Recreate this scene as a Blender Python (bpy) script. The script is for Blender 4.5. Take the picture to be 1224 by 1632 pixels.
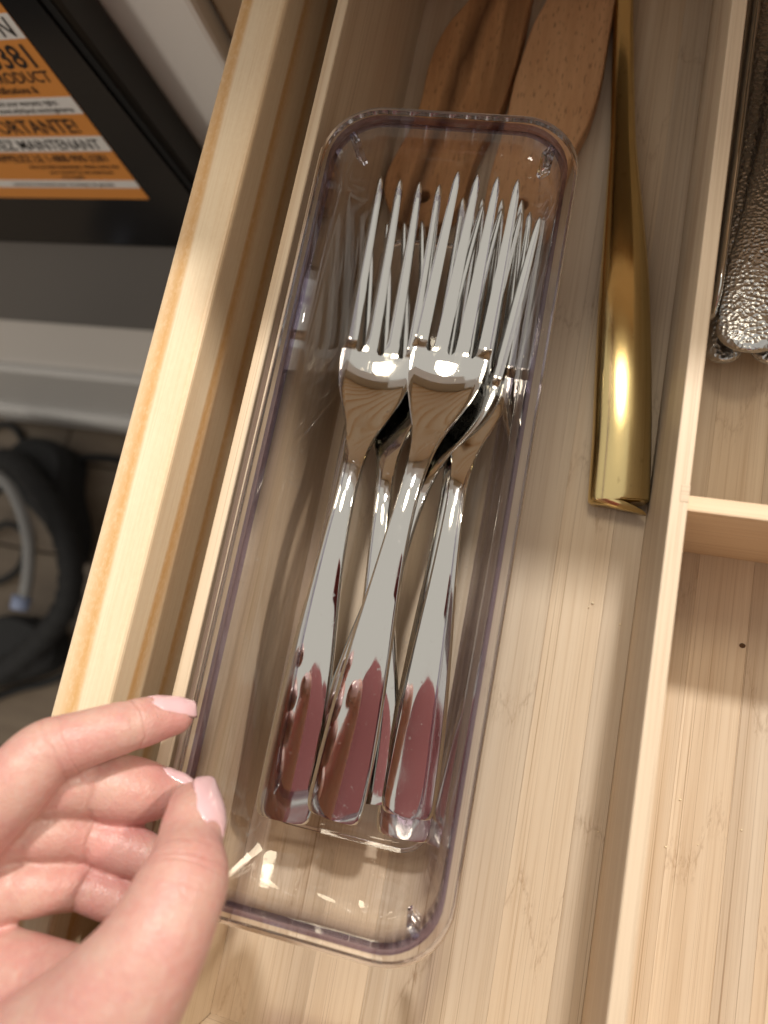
import bpy, bmesh, math, random
from mathutils import Vector, Matrix, noise
random.seed(7)
for o in list(bpy.data.objects):
    bpy.data.objects.remove(o)
S = 0.01                      # all measures below are centimetres
sc = bpy.context.scene
COL = sc.collection

# ------------------------------------------------------------------ camera
CAM = Vector((-1.8194, -4.6890, 23.7956))
RW = Matrix(((0.95047, 0.18938, -0.24645), (0.13654, -0.96674, -0.21628), (-0.27921, 0.17191, -0.94471)))
FPX = 1110.0                  # focal length in pixels of the 1224 x 1632 photograph
cd = bpy.data.cameras.new('camera')
cam = bpy.data.objects.new('camera', cd); COL.objects.link(cam)
m = Matrix((RW[0], -RW[1], -RW[2])).transposed().to_4x4()
m.translation = CAM * S
cam.matrix_world = m
cd.sensor_fit = 'VERTICAL'; cd.sensor_height = 24.0; cd.lens = 24.0 * FPX / 1632.0
cd.clip_start = 0.01; cd.clip_end = 50
cd.dof.use_dof = True; cd.dof.focus_distance = 0.205; cd.dof.aperture_fstop = 5.5
sc.camera = cam

# ------------------------------------------------------------------ world, lamps, exposure
w = bpy.data.worlds.new('World'); sc.world = w; w.use_nodes = True
bg = w.node_tree.nodes['Background']
# plain room: pale ceiling overhead, dimmer warm walls towards the horizon
wt = w.node_tree; wc = wt.nodes.new('ShaderNodeTexCoord'); wx = wt.nodes.new('ShaderNodeSeparateXYZ'); wr = wt.nodes.new('ShaderNodeValToRGB')
wt.links.new(wc.outputs['Generated'], wx.inputs[0]); wt.links.new(wx.outputs[2], wr.inputs[0]); wt.links.new(wr.outputs[0], bg.inputs['Color'])
wr.color_ramp.elements[0].position = 0.0; wr.color_ramp.elements[0].color = (0.20, 0.145, 0.10, 1)
wr.color_ramp.elements[1].position = 0.75; wr.color_ramp.elements[1].color = (1.0, 0.94, 0.84, 1)
bg.inputs['Strength'].default_value = 0.73

def lamp(name, loc, target, size, power, color):
    l = bpy.data.lights.new(name, 'AREA'); l.shape = 'DISK'; l.size = size * S; l.energy = power; l.color = color
    o = bpy.data.objects.new(name, l); COL.objects.link(o)
    o.location = Vector(loc) * S
    o.rotation_euler = (Vector(target) - Vector(loc)).to_track_quat('-Z', 'Y').to_euler()
    return o
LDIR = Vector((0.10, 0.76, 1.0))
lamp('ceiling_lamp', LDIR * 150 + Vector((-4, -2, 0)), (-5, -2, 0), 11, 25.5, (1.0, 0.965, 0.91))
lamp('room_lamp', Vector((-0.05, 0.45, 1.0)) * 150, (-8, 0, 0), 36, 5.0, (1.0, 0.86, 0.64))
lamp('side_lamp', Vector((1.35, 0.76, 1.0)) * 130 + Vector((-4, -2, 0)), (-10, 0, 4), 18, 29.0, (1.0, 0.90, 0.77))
lamp('front_fill', (-120, -160, 60), (-35, 18, -5), 30, 7.5, (1.0, 0.92, 0.80))  # unseen fill added behind the viewer to brighten the range front

sc.view_settings.view_transform = 'Standard'; sc.view_settings.look = 'None'
sc.view_settings.exposure = 0.0; sc.view_settings.gamma = 1.0
sc.cycles.use_denoising = True
sc.cycles.use_adaptive_sampling = True; sc.cycles.adaptive_threshold = 0.025; sc.cycles.diffuse_bounces = 3
sc.cycles.max_bounces = 10; sc.cycles.transparent_max_bounces = 40; sc.cycles.transmission_bounces = 14
sc.cycles.glossy_bounces = 8
sc.cycles.caustics_reflective = False; sc.cycles.caustics_refractive = False

# ------------------------------------------------------------------ helpers
def at(px, py, z):
    """photo pixel -> point on the level z (cm)"""
    d = RW.transposed() @ Vector(((px - 612) / FPX, (py - 816) / FPX, 1))
    return CAM + d * ((z - CAM.z) / d.z)
def on_y(px, py, y):
    d = RW.transposed() @ Vector(((px - 612) / FPX, (py - 816) / FPX, 1))
    return CAM + d * ((y - CAM.y) / d.y)
def rad(px, p):
    return px * (RW @ (p - CAM)).z / FPX

def empty(name, loc, rot=None):
    o = bpy.data.objects.new(name, None); COL.objects.link(o)
    o.empty_display_size = 0.01
    o.location = Vector(loc) * S
    if rot: o.rotation_euler = rot
    return o
def tag(o, label, cat=None, group=None, kind=None):
    if label: o['label'] = label
    if cat: o['category'] = cat
    if group: o['group'] = group
    if kind: o['kind'] = kind
    return o
def mk(name, verts, faces, mat, parent=None, smooth=False, local=False, origin=None):
    """verts in world centimetres (or in the parent's own frame when local)"""
    off = Vector((0, 0, 0))
    if parent is not None and not local: off = parent.location / S
    if parent is not None and not local and parent.parent is not None: off = off + parent.parent.location / S
    if origin is not None: off = Vector(origin)
    me = bpy.data.meshes.new(name)
    me.from_pydata([((Vector(v) - off) * S)[:] for v in verts], [], faces)
    me.update()
    if smooth:
        me.polygons.foreach_set('use_smooth', [len(p.vertices) < 8 for p in me.polygons])
    o = bpy.data.objects.new(name, me); COL.objects.link(o)
    if mat: me.materials.append(mat)
    if parent is not None: o.parent = parent
    elif origin is not None: o.location = off * S
    return o
def box(name, x0, x1, y0, y1, z0, z1, mat, parent=None, bev=0.0, seg=2, origin=None):
    bm = bmesh.new()
    bmesh.ops.create_cube(bm, size=1)
    for v in bm.verts:
        v.co = Vector(((x0 + x1) / 2 + v.co.x * (x1 - x0), (y0 + y1) / 2 + v.co.y * (y1 - y0), (z0 + z1) / 2 + v.co.z * (z1 - z0)))
    if bev > 0:
        bmesh.ops.bevel(bm, geom=bm.edges[:], offset=bev, segments=seg, affect='EDGES', profile=0.5)
    bm.verts.index_update()
    vs = [v.co.copy() for v in bm.verts]; fs = [[v.index for v in f.verts] for f in bm.faces]
    bm.free()
    return mk(name, vs, fs, mat, parent, smooth=False, origin=origin)
def loft(rings, cap=True, closed=True):
    """rings: lists of equal length -> verts, faces"""
    n = len(rings[0]); vs = [v for r in rings for v in r]; fs = []
    for i in range(len(rings) - 1):
        for j in range(n if closed else n - 1):
            k = (j + 1) % n
            fs.append([i * n + j, i * n + k, (i + 1) * n + k, (i + 1) * n + j])
    if cap:
        fs.append(list(range(n))[::-1]); fs.append([(len(rings) - 1) * n + j for j in range(n)])
    return vs, fs
def interp(tab, x):
    """monotone cubic-ish interpolation of a table of (x, y)"""
    if len(tab) == 204:
        q = min(max(x / 0.1, 0), 202.999); i = int(q); return tab[i][1] + (tab[i + 1][1] - tab[i][1]) * (q - i)
    if x <= tab[0][0]: return tab[0][1]
    if x >= tab[-1][0]: return tab[-1][1]
    for i in range(len(tab) - 1):
        if tab[i][0] <= x <= tab[i + 1][0]:
            x0, y0 = tab[i]; x1, y1 = tab[i + 1]; h = x1 - x0
            def slope(k):
                if k <= 0 or k >= len(tab) - 1:
                    a, b = (0, 1) if k <= 0 else (-2, -1)
                    return (tab[b][1] - tab[a][1]) / (tab[b][0] - tab[a][0])
                return (tab[k + 1][1] - tab[k - 1][1]) / (tab[k + 1][0] - tab[k - 1][0])
            t = (x - x0) / h; m0, m1 = slope(i) * h, slope(i + 1) * h
            return (2 * t**3 - 3 * t**2 + 1) * y0 + (t**3 - 2 * t**2 + t) * m0 + (-2 * t**3 + 3 * t**2) * y1 + (t**3 - t**2) * m1
def tube(path, radii, n=12, cap=True):
    """round tube along points (cm)"""
    rings = []
    up = Vector((0.13, 0.2, 0.97))
    for i, p in enumerate(path):
        a = path[max(i - 1, 0)]; b = path[min(i + 1, len(path) - 1)]
        t = (b - a).normalized(); u = t.cross(up).normalized(); v = u.cross(t)
        r = radii[i] if isinstance(radii, (list, tuple)) else radii
        rings.append([p + (u * math.cos(2 * math.pi * k / n) + v * math.sin(2 * math.pi * k / n)) * r for k in range(n)])
    return loft(rings, cap)
def catmull(pts, n):
    out = []
    P = [pts[0]] + list(pts) + [pts[-1]]
    for i in range(1, len(P) - 2):
        for k in range(n):
            t = k / n
            a, b, c, d = P[i - 1], P[i], P[i + 1], P[i + 2]
            out.append(0.5 * ((2 * b) + (c - a) * t + (2 * a - 5 * b + 4 * c - d) * t * t + (3 * b - a - 3 * c + d) * t**3))
    out.append(P[-2])
    return out

# ------------------------------------------------------------------ materials
class NT:
    def __init__(s, name):
        s.m = bpy.data.materials.new(name); s.m.use_nodes = True
        s.t = s.m.node_tree; s.p = s.t.nodes['Principled BSDF']; s.out = s.t.nodes['Material Output']
    def n(s, typ, **kw):
        nd = s.t.nodes.new(typ)
        for k, v in kw.items(): setattr(nd, k, v)
        return nd
    def l(s, a, b): s.t.links.new(a, b)
    def val(s, sock, v):
        if hasattr(v, 'links') or hasattr(v, 'is_linked'): s.l(v, sock)
        else: sock.default_value = v
    def math(s, op, a, b=None, clamp=False):
        nd = s.n('ShaderNodeMath', operation=op, use_clamp=clamp)
        s.val(nd.inputs[0], a)
        if b is not None: s.val(nd.inputs[1], b)
        return nd.outputs[0]
    def mix(s, f, a, b, blend='MIX'):
        nd = s.n('ShaderNodeMix', data_type='RGBA', blend_type=blend)
        s.val(nd.inputs[0], f)
        s.val(nd.inputs[6], a if not isinstance(a, tuple) else (*a, 1)); s.val(nd.inputs[7], b if not isinstance(b, tuple) else (*b, 1))
        return nd.outputs[2]
    def ramp(s, f, stops):
        nd = s.n('ShaderNodeValToRGB'); e = nd.color_ramp.elements
        while len(e) < len(stops): e.new(0.5)
        for q, (p, c) in zip(e, stops): q.position = p; q.color = (*c, 1) if isinstance(c, tuple) else (c, c, c, 1)
        s.l(f, nd.inputs[0]); return nd.outputs[0]
    def noise(s, vec, scale, detail=3, rough=0.5, dist=0.0):
        nd = s.n('ShaderNodeTexNoise'); nd.inputs['Scale'].default_value = scale; nd.inputs['Detail'].default_value = detail
        nd.inputs['Roughness'].default_value = rough; nd.inputs['Distortion'].default_value = dist
        s.l(vec, nd.inputs['Vector']); return nd.outputs['Fac']
    def mapping(s, vec, scale=(1, 1, 1), loc=(0, 0, 0), rot=(0, 0, 0)):
        nd = s.n('ShaderNodeMapping'); s.l(vec, nd.inputs[0])
        s.val(nd.inputs['Location'], loc); s.val(nd.inputs['Scale'], scale); nd.inputs['Rotation'].default_value = rot
        return nd.outputs[0]
    def coord(s, which='Object'):
        return s.n('ShaderNodeTexCoord').outputs[which]
    def bump(s, h, strength, dist, normal=None):
        nd = s.n('ShaderNodeBump'); nd.inputs['Strength'].default_value = strength; nd.inputs['Distance'].default_value = dist
        s.l(h, nd.inputs['Height'])
        if normal: s.l(normal, nd.inputs['Normal'])
        s.l(nd.outputs[0], s.p.inputs['Normal']); return nd.outputs[0]
    def set(s, **kw):
        for k, v in kw.items():
            i = s.p.inputs[k.replace('_', ' ')]
            s.val(i, v)

def solid(name, col, rough=0.5, metal=0.0, **kw):
    t = NT(name); t.set(Base_Color=(*col, 1), Roughness=rough, Metallic=metal)
    for k, v in kw.items(): t.p.inputs[k.replace('_', ' ')].default_value = v
    return t.m

def bamboo(name, c_lo, c_hi, c_line, knots=True, along='Y', rough=0.5):
    t = NT(name)
    co = t.coord('Object')
    if along == 'X': co = t.mapping(co, rot=(0, 0, math.pi / 2))
    rnd = t.n('ShaderNodeObjectInfo').outputs['Random']
    off = t.n('ShaderNodeCombineXYZ'); t.l(t.math('MULTIPLY', rnd, 37.0), off.inputs[0]); t.l(t.math('MULTIPLY', rnd, 11.0), off.inputs[2])
    sh = t.n('ShaderNodeVectorMath', operation='ADD'); t.l(co, sh.inputs[0]); t.l(off.outputs[0], sh.inputs[1])
    v = sh.outputs[0]
    # fibres run along Y: much finer across than along
    fib = t.noise(t.mapping(v, (1500, 14, 1500)), 1.0, 4, 0.65)
    band = t.noise(t.mapping(v, (240, 3.5, 240)), 1.0, 3, 0.55)
    wide = t.noise(t.mapping(v, (55, 1.8, 55)), 1.0, 2, 0.5)
    base = t.mix(t.ramp(band, [(0.30, 0.0), (0.72, 1.0)]), c_lo, c_hi)
    base = t.mix(t.math('MULTIPLY', t.ramp(wide, [(0.35, 0.0), (0.7, 1.0)]), 0.5), base, c_hi)
    line = t.ramp(fib, [(0.50, 0.0), (0.70, 1.0)])
    base = t.mix(t.math('MULTIPLY', line, 0.42), base, c_line)
    hair = t.noise(t.mapping(v, (2600, 5, 2600)), 1.0, 2, 0.5)
    hairm = t.ramp(hair, [(0.63, 0.0), (0.70, 1.0)])
    base = t.mix(t.math('MULTIPLY', hairm, 0.55), base, (c_line[0] * 0.6, c_line[1] * 0.5, c_line[2] * 0.4))
    hgt = t.math('MULTIPLY', fib, 0.6)
    if knots:
        # bamboo nodes: short crinkled marks across a strip every ten or so centimetres
        sx = t.n('ShaderNodeSeparateXYZ'); t.l(v, sx.inputs[0])
        wob = t.noise(t.mapping(v, (420, 120, 420)), 1.0, 3, 0.6)
        yy = t.math('ADD', sx.outputs[1], t.math('MULTIPLY', wob, 0.010))
        yy = t.math('ADD', yy, t.math('MULTIPLY', rnd, 3.17))
        yy = t.math('ADD', yy, t.math('MULTIPLY', t.noise(t.mapping(v, (60, 0.01, 60)), 1.0, 1), 0.16))
        fr = t.math('FRACT', t.math('MULTIPLY', yy, 7.3))
        d = t.math('ABSOLUTE', t.math('SUBTRACT', fr, 0.5))
        zone = t.ramp(d, [(0.0, 1.0), (0.06, 0.0)])
        ln = t.ramp(d, [(0.0, 1.0), (0.010, 0.0)])
        crk = t.noise(t.mapping(v, (1100, 190, 1100)), 1.0, 5, 0.75, 0.6)
        km = t.math('MULTIPLY', zone, t.ramp(crk, [(0.50, 0.0), (0.68, 1.0)]))
        km = t.math('MAXIMUM', t.math('MULTIPLY', km, 0.6), t.math('MULTIPLY', t.math('MULTIPLY', ln, t.ramp(wob, [(0.40, 0.0), (0.6, 1.0)])), 0.35))
        base = t.mix(km, base, (c_line[0] * 0.62, c_line[1] * 0.50, c_line[2] * 0.40))
        hgt = t.math('SUBTRACT', hgt, km)
    hsv = t.n('ShaderNodeHueSaturation')
    t.l(t.math('ADD', t.math('MULTIPLY', rnd, 0.22), 0.89), hsv.inputs['Value'])
    t.l(t.math('ADD', t.math('MULTIPLY', t.math('FRACT', t.math('MULTIPLY', rnd, 7.7)), 0.14), 0.93), hsv.inputs['Saturation'])
    t.l(base, hsv.inputs['Color'])
    t.set(Base_Color=hsv.outputs[0], Roughness=rough)
    t.p.inputs['Specular IOR Level'].default_value = 0.38
    t.bump(hgt, 0.22, 0.0002)
    return t.m

M = {}
M['bamboo'] = bamboo('bamboo_strip', (0.58, 0.445, 0.31), (0.72, 0.60, 0.46), (0.42, 0.275, 0.155))
M['bamboo_wall'] = bamboo('bamboo_wall', (0.62, 0.465, 0.315), (0.75, 0.615, 0.455), (0.47, 0.32, 0.18), knots=False)
M['bamboo_cross'] = bamboo('bamboo_cross', (0.62, 0.465, 0.315), (0.75, 0.615, 0.455), (0.47, 0.32, 0.18), knots=False, along='X')

def pine():
    t = NT('pine_wood'); co = t.coord('Object')
    wob = t.noise(t.mapping(co, (10, 1.6, 10)), 1.0, 2, 0.5)
    sx = t.n('ShaderNodeSeparateXYZ'); t.l(co, sx.inputs[0])
    a = t.math('ADD', t.math('MULTIPLY', sx.outputs[0], 62.0), t.math('MULTIPLY', sx.outputs[2], 71.0))
    a = t.math('ADD', a, t.math('MULTIPLY', wob, 2.1))
    ring = t.math('FRACT', a)
    rr = t.ramp(ring, [(0.0, 0.0), (0.55, 0.18), (0.86, 1.0), (0.93, 0.75), (1.0, 0.0)])
    fib = t.noise(t.mapping(co, (1300, 26, 1300)), 1.0, 4, 0.6)
    spk = t.noise(t.mapping(co, (900, 500, 900)), 1.0, 2, 0.6)
    c = t.mix(rr, (0.78, 0.645, 0.465), (0.60, 0.345, 0.135))
    c = t.mix(t.math('MULTIPLY', t.ramp(fib, [(0.42, 0.0), (0.72, 1.0)]), 0.28), c, (0.58, 0.37, 0.17))
    c = t.mix(t.math('MULTIPLY', t.ramp(spk, [(0.45, 0.0), (0.75, 1.0)]), 0.25), c, (0.86, 0.72, 0.52))
    t.set(Base_Color=c, Roughness=0.42)
    t.bump(t.math('ADD', fib, t.math('MULTIPLY', rr, 0.5)), 0.15, 0.0002)
    return t.m
M['pine'] = pine()

def beech(name, c1, c2, dark, streak=None):
    t = NT(name); co = t.coord('Object')
    fib = t.noise(t.mapping(co, (420, 38, 420)), 1.0, 4, 0.6)
    wide = t.noise(t.mapping(co, (75, 6, 75), rot=(0, 0, 0.05)), 1.0, 3, 0.5, 0.4)
    fl = t.noise(t.mapping(co, (1500, 260, 1500)), 1.0, 2, 0.5)
    c = t.mix(t.ramp(fib, [(0.3, 0.0), (0.7, 1.0)]), c1, c2)
    c = t.mix(t.math('MULTIPLY', t.ramp(wide, [(0.50, 0.0), (0.66, 1.0)]), dark), c, (0.13, 0.055, 0.02))
    c = t.mix(t.math('MULTIPLY', t.ramp(fl, [(0.60, 0.0), (0.70, 1.0)]), 0.6), c, (0.20, 0.09, 0.035))
    if streak:
        dp = t.n('ShaderNodeVectorMath', operation='DOT_PRODUCT'); t.l(co, dp.inputs[0]); dp.inputs[1].default_value = streak
        wb = t.noise(t.mapping(co, (60, 12, 60)), 1.0, 3, 0.6)
        x = t.math('ABSOLUTE', t.math('ADD', dp.outputs['Value'], t.math('MULTIPLY', t.math('SUBTRACT', wb, 0.5), 0.012)))
        g = t.ramp(t.math('MULTIPLY', x, 1 / 0.0045), [(0.0, 1.0), (0.25, 0.75), (1.0, 0.0)])
        c = t.mix(t.math('MULTIPLY', g, 0.85), c, (0.085, 0.035, 0.014))
    t.set(Base_Color=c, Roughness=0.5)
    t.bump(t.math('SUBTRACT', fib, fl), 0.2, 0.0002)
    return t.m
M['beech_dark'] = beech('olive_wood', (0.50, 0.245, 0.105), (0.66, 0.36, 0.165), 0.5, (0.985, -0.17, 0.0))
M['beech'] = beech('beech_wood', (0.62, 0.335, 0.165), (0.72, 0.42, 0.22), 0.15)

def steel():
    t = NT('polished_steel'); co = t.coord('Object')
    rnd = t.n('ShaderNodeObjectInfo').outputs['Random']
    ad = t.n('ShaderNodeVectorMath', operation='ADD'); t.l(co, ad.inputs[0]); t.l(rnd, ad.inputs[1]); co = ad.outputs[0]
    sm = t.noise(t.mapping(co, (150, 70, 150)), 1.0, 4, 0.65)
    spot = t.noise(t.mapping(co, (620, 560, 620)), 1.0, 2, 0.5)
    scr = t.noise(t.mapping(co, (2600, 60, 2600), rot=(0, 0, 0.12)), 1.0, 2, 0.5)
    r = t.math('ADD', t.math('MULTIPLY', t.ramp(sm, [(0.45, 0.0), (0.75, 1.0)]), 0.12), 0.03)
    r = t.math('ADD', r, t.math('MULTIPLY', t.ramp(spot, [(0.66, 0.0), (0.72, 1.0)]), 0.16))
    r = t.math('ADD', r, t.math('MULTIPLY', t.ramp(scr, [(0.66, 0.0), (0.74, 1.0)]), 0.10))
    t.set(Base_Color=(0.62, 0.615, 0.60, 1), Metallic=1.0, Roughness=r)
    wv = t.noise(t.mapping(co, (45, 22, 45)), 1.0, 2, 0.5)
    t.bump(t.math('ADD', wv, t.math('MULTIPLY', scr, 0.004)), 0.13, 0.001)
    return t.m
M['steel'] = steel()
def hammered():
    t = NT('hammered_steel'); co = t.coord('Object')
    vo = t.n('ShaderNodeTexVoronoi', feature='SMOOTH_F1'); vo.inputs['Scale'].default_value = 820; vo.inputs['Smoothness'].default_value = 0.35
    t.l(co, vo.inputs['Vector'])
    t.set(Base_Color=(0.52, 0.525, 0.53, 1), Metallic=1.0, Roughness=0.26)
    t.bump(vo.outputs['Distance'], 0.55, 0.0005)
    return t.m
M['hammered'] = hammered()
def gold():
    t = NT('gold_metal'); co = t.coord('Object')
    sm = t.noise(t.mapping(co, (90, 40, 90)), 1.0, 4, 0.65)
    sp = t.noise(t.mapping(co, (300, 200, 300)), 1.0, 2, 0.5)
    c = t.mix(t.math('MULTIPLY', t.ramp(sp, [(0.66, 0.0), (0.78, 1.0)]), 0.4), (0.74, 0.585, 0.285), (0.36, 0.25, 0.11))
    t.set(Base_Color=c, Metallic=1.0, Roughness=t.math('ADD', t.math('MULTIPLY', sm, 0.22), 0.05))
    return t.m
M['gold'] = gold()

def plastic(name, tint, graze, rough=0.015, wav=0.0, refl=1.0, glint_scuff=0.0, pw=5.0):
    """clear moulded plastic: straight-through transmission with Fresnel reflection; looking along the sheet shows its violet tint"""
    t = NT(name); t.t.nodes.remove(t.p); co = t.coord('Object')
    lw = t.n('ShaderNodeLayerWeight'); lw.inputs['Blend'].default_value = 0.5
    f = lw.outputs['Facing']
    vary = t.ramp(t.noise(t.mapping(co, (90, 35, 60)), 1.0, 3, 0.6), [(0.3, 0.55), (0.7, 1.0)])
    tr = t.n('ShaderNodeBsdfTransparent'); t.l(t.mix(t.math('MULTIPLY', t.math('POWER', f, pw), vary), tint, graze), tr.inputs[0])
    gl = t.n('ShaderNodeBsdfGlossy'); gl.inputs['Roughness'].default_value = rough
    fr = t.math('ADD', t.math('MULTIPLY', t.math('POWER', f, 4.3), 0.92), 0.042 * refl, clamp=True)
    if wav:
        nz = t.noise(t.mapping(co, (60, 60, 25)), 1.0, 3, 0.55)
        b = t.n('ShaderNodeBump'); b.inputs['Strength'].default_value = wav; b.inputs['Distance'].default_value = 0.001
        t.l(nz, b.inputs['Height']); t.l(b.outputs[0], gl.inputs['Normal'])
    mx = t.n('ShaderNodeMixShader'); t.l(fr, mx.inputs[0]); t.l(tr.outputs[0], mx.inputs[1]); t.l(gl.outputs[0], mx.inputs[2])
    sh = mx.outputs[0]
    if glint_scuff:
        s1 = t.noise(t.mapping(co, (900, 900, 60), rot=(0.25, 0.3, 0)), 1.0, 3, 0.6, 0.8)
        s2 = t.noise(t.mapping(co, (120, 70, 90)), 1.0, 2, 0.5)
        m_ = t.math('MULTIPLY', t.ramp(s1, [(0.60, 0.0), (0.74, 1.0)]), t.ramp(s2, [(0.50, 0.0), (0.68, 1.0)]))
        df = t.n('ShaderNodeBsdfDiffuse'); df.inputs[0].default_value = (0.85, 0.84, 0.83, 1)  # pale scuffs that also paint in the bright light streaks on the walls
        m2 = t.n('ShaderNodeMixShader'); t.l(t.math('MULTIPLY', m_, glint_scuff), m2.inputs[0]); t.l(sh, m2.inputs[1]); t.l(df.outputs[0], m2.inputs[2]); sh = m2.outputs[0]
    t.l(sh, t.out.inputs['Surface'])
    return t.m
M['plastic'] = plastic('clear_plastic', (0.998, 0.997, 0.998), (0.50, 0.42, 0.62), wav=0.06, glint_scuff=0.12, refl=0.72, pw=5.0)
def lip_glass():
    t = NT('violet_edge_plastic')
    t.set(Base_Color=(0.93, 0.91, 0.95, 1), Roughness=0.03, IOR=1.49); t.p.inputs['Transmission Weight'].default_value = 1.0
    return t.m
M['lip'] = lip_glass()
M['violet'] = plastic('violet_plastic_edge', (0.72, 0.68, 0.79), (0.52, 0.45, 0.64), pw=4.0)

PBASE = at(-60, 1560, 7.0)       # base of the hand: shader coordinates are measured from here
def skin():
    t = NT('skin'); co = t.coord('Object')
    bl = t.noise(t.mapping(co, (90, 90, 90)), 1.0, 4, 0.6)
    fine = t.noise(t.mapping(co, (520, 520, 520)), 1.0, 3, 0.6)
    wob = t.noise(t.mapping(co, (260, 260, 260)), 1.0, 2, 0.5)
    c = t.mix(t.ramp(bl, [(0.35, 0.0), (0.68, 1.0)]), (0.58, 0.355, 0.295), (0.56, 0.27, 0.24))
    c = t.mix(t.math('MULTIPLY', t.ramp(fine, [(0.45, 0.0), (0.75, 1.0)]), 0.30), c, (0.62, 0.44, 0.395))
    mot = t.noise(t.mapping(co, (190, 190, 190)), 1.0, 5, 0.7)
    c = t.mix(t.math('MULTIPLY', t.ramp(mot, [(0.50, 0.0), (0.68, 1.0)]), 0.45), c, (0.53, 0.25, 0.225))
    c = t.mix(t.math('MULTIPLY', t.ramp(mot, [(0.30, 1.0), (0.44, 0.0)]), 0.35), c, (0.62, 0.45, 0.37))
    def dist(p):
        v = t.n('ShaderNodeVectorMath', operation='SUBTRACT'); t.l(co, v.inputs[0]); v.inputs[1].default_value = ((p - PBASE) * S)[:]
        ln = t.n('ShaderNodeVectorMath', operation='LENGTH'); t.l(v.outputs[0], ln.inputs[0]); return v.outputs[0], ln.outputs['Value']
    # blood-filled finger pads
    for q, r, k in (((262, 1160, 7.8), 1.2, 0.8), ((215, 1275, 7.5), 1.3, 0.85), ((195, 1350, 7.6), 1.1, 0.75), ((170, 1430, 7.6), 1.0, 0.75), ((272, 1320, 8.5), 1.1, 0.65), ((150, 1250, 8.2), 0.8, 0.35)):
        _, d = dist(at(*q)); f = t.math('MULTIPLY', t.ramp(t.math('MULTIPLY', d, 1 / (r * S)), [(0.25, 1.0), (1.15, 0.0)]), k)
        c = t.mix(f, c, (0.62, 0.255, 0.25))
    # flexion creases
    hg = None; cm = None
    for a, b, r, wdt, k in (((230, 1150, 8.2), (185, 1162, 8.8), 0.85, 0.030, 0.7), ((110, 1186, 9.3), (60, 1212, 9.7), 1.0, 0.035, 0.6), ((135, 1180, 9.2), (90, 1200, 9.5), 1.0, 0.02, 0.35),
                         ((170, 1254, 8.2), (140, 1252, 8.4), 0.9, 0.045, 1.0), ((55, 1262, 8.9), (20, 1282, 9.1), 0.9, 0.04, 0.9), ((45, 1266, 8.9), (10, 1290, 9.1), 0.9, 0.03, 0.6),
                         ((168, 1340, 8.0), (140, 1334, 8.1), 0.75, 0.045, 1.0), ((72, 1328, 8.5), (50, 1330, 8.6), 0.8, 0.04, 0.9), ((60, 1328, 8.5), (35, 1331, 8.6), 0.8, 0.03, 0.6),
                         ((150, 1420, 8.0), (125, 1412, 8.1), 0.75, 0.045, 1.0), ((52, 1414, 8.4), (28, 1418, 8.5), 0.85, 0.045, 1.0),
                         ((300, 1372, 9.5), (292, 1410, 9.8), 1.15, 0.02, 0.5), ((303, 1360, 9.3), (295, 1398, 9.7), 1.1, 0.02, 0.4), ((296, 1390, 9.6), (286, 1425, 9.9), 1.2, 0.02, 0.5), ((290, 1405, 9.7), (278, 1440, 9.9), 1.2, 0.018, 0.35)):
        A, B = at(*a), at(*b); m_ = (A + B) / 2; ax = (A - B).normalized()
        v, d = dist(m_)
        dp = t.n('ShaderNodeVectorMath', operation='DOT_PRODUCT'); t.l(v, dp.inputs[0]); dp.inputs[1].default_value = ax[:]
        x = t.math('ABSOLUTE', t.math('ADD', dp.outputs['Value'], t.math('MULTIPLY', t.math('SUBTRACT', wob, 0.5), 0.0016)))
        g = t.ramp(t.math('MULTIPLY', x, 1 / (wdt * 2.2 * S)), [(0.0, 1.0), (1.0, 0.0)])
        g = t.math('MULTIPLY', t.math('MULTIPLY', g, t.ramp(t.math('MULTIPLY', d, 1 / (r * S)), [(0.7, 1.0), (1.0, 0.0)])), k)
        hg = g if hg is None else t.math('MAXIMUM', hg, g)
    c = t.mix(t.math('MULTIPLY', hg, 0.34), c, (0.42, 0.17, 0.14))
    t.set(Base_Color=c, Roughness=t.math('ADD', t.math('MULTIPLY', fine, 0.22), 0.28))
    t.p.inputs['Subsurface Weight'].default_value = 0.30
    t.p.inputs['Subsurface Radius'].default_value = (1.0, 0.35, 0.2)
    t.p.inputs['Subsurface Scale'].default_value = 0.0028
    t.p.inputs['Specular IOR Level'].default_value = 0.45
    vo = t.n('ShaderNodeTexVoronoi', feature='DISTANCE_TO_EDGE'); vo.inputs['Scale'].default_value = 1000
    t.l(t.mapping(co, (1, 0.7, 1), rot=(0.3, 0.2, 0.5)), vo.inputs['Vector'])
    h = t.math('ADD', t.math('MULTIPLY', t.math('MINIMUM', vo.outputs['Distance'], 0.25), 0.9), t.math('MULTIPLY', fine, 1.0))
    h = t.math('ADD', h, t.math('MULTIPLY', bl, 0.5))
    h = t.math('SUBTRACT', h, t.math('MULTIPLY', hg, 1.5))
    t.bump(h, 0.5, 0.0004)
    return t.m
M['skin'] = skin()
M['nail'] = solid('pink_nail', (0.76, 0.49, 0.52), 0.16)
M['nail'].node_tree.nodes['Principled BSDF'].inputs['Coat Weight'].default_value = 0.6
M['red_knit'] = solid('dark_red_knit', (0.17, 0.036, 0.04), 0.85)
M['counter'] = solid('pale_stone', (0.80, 0.78, 0.75), 0.4)
M['black_glass'] = solid('black_oven_glass', (0.012, 0.012, 0.013), 0.14)
M['black_trim'] = solid('black_trim', (0.016, 0.015, 0.014), 0.45)
M['gap'] = solid('black_gasket', (0.004, 0.004, 0.004), 0.9)
M['grey_panel'] = solid('dark_grey_panel', (0.17, 0.163, 0.158), 0.35)
M['enamel'] = solid('white_enamel', (0.76, 0.73, 0.70), 0.3)
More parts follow.
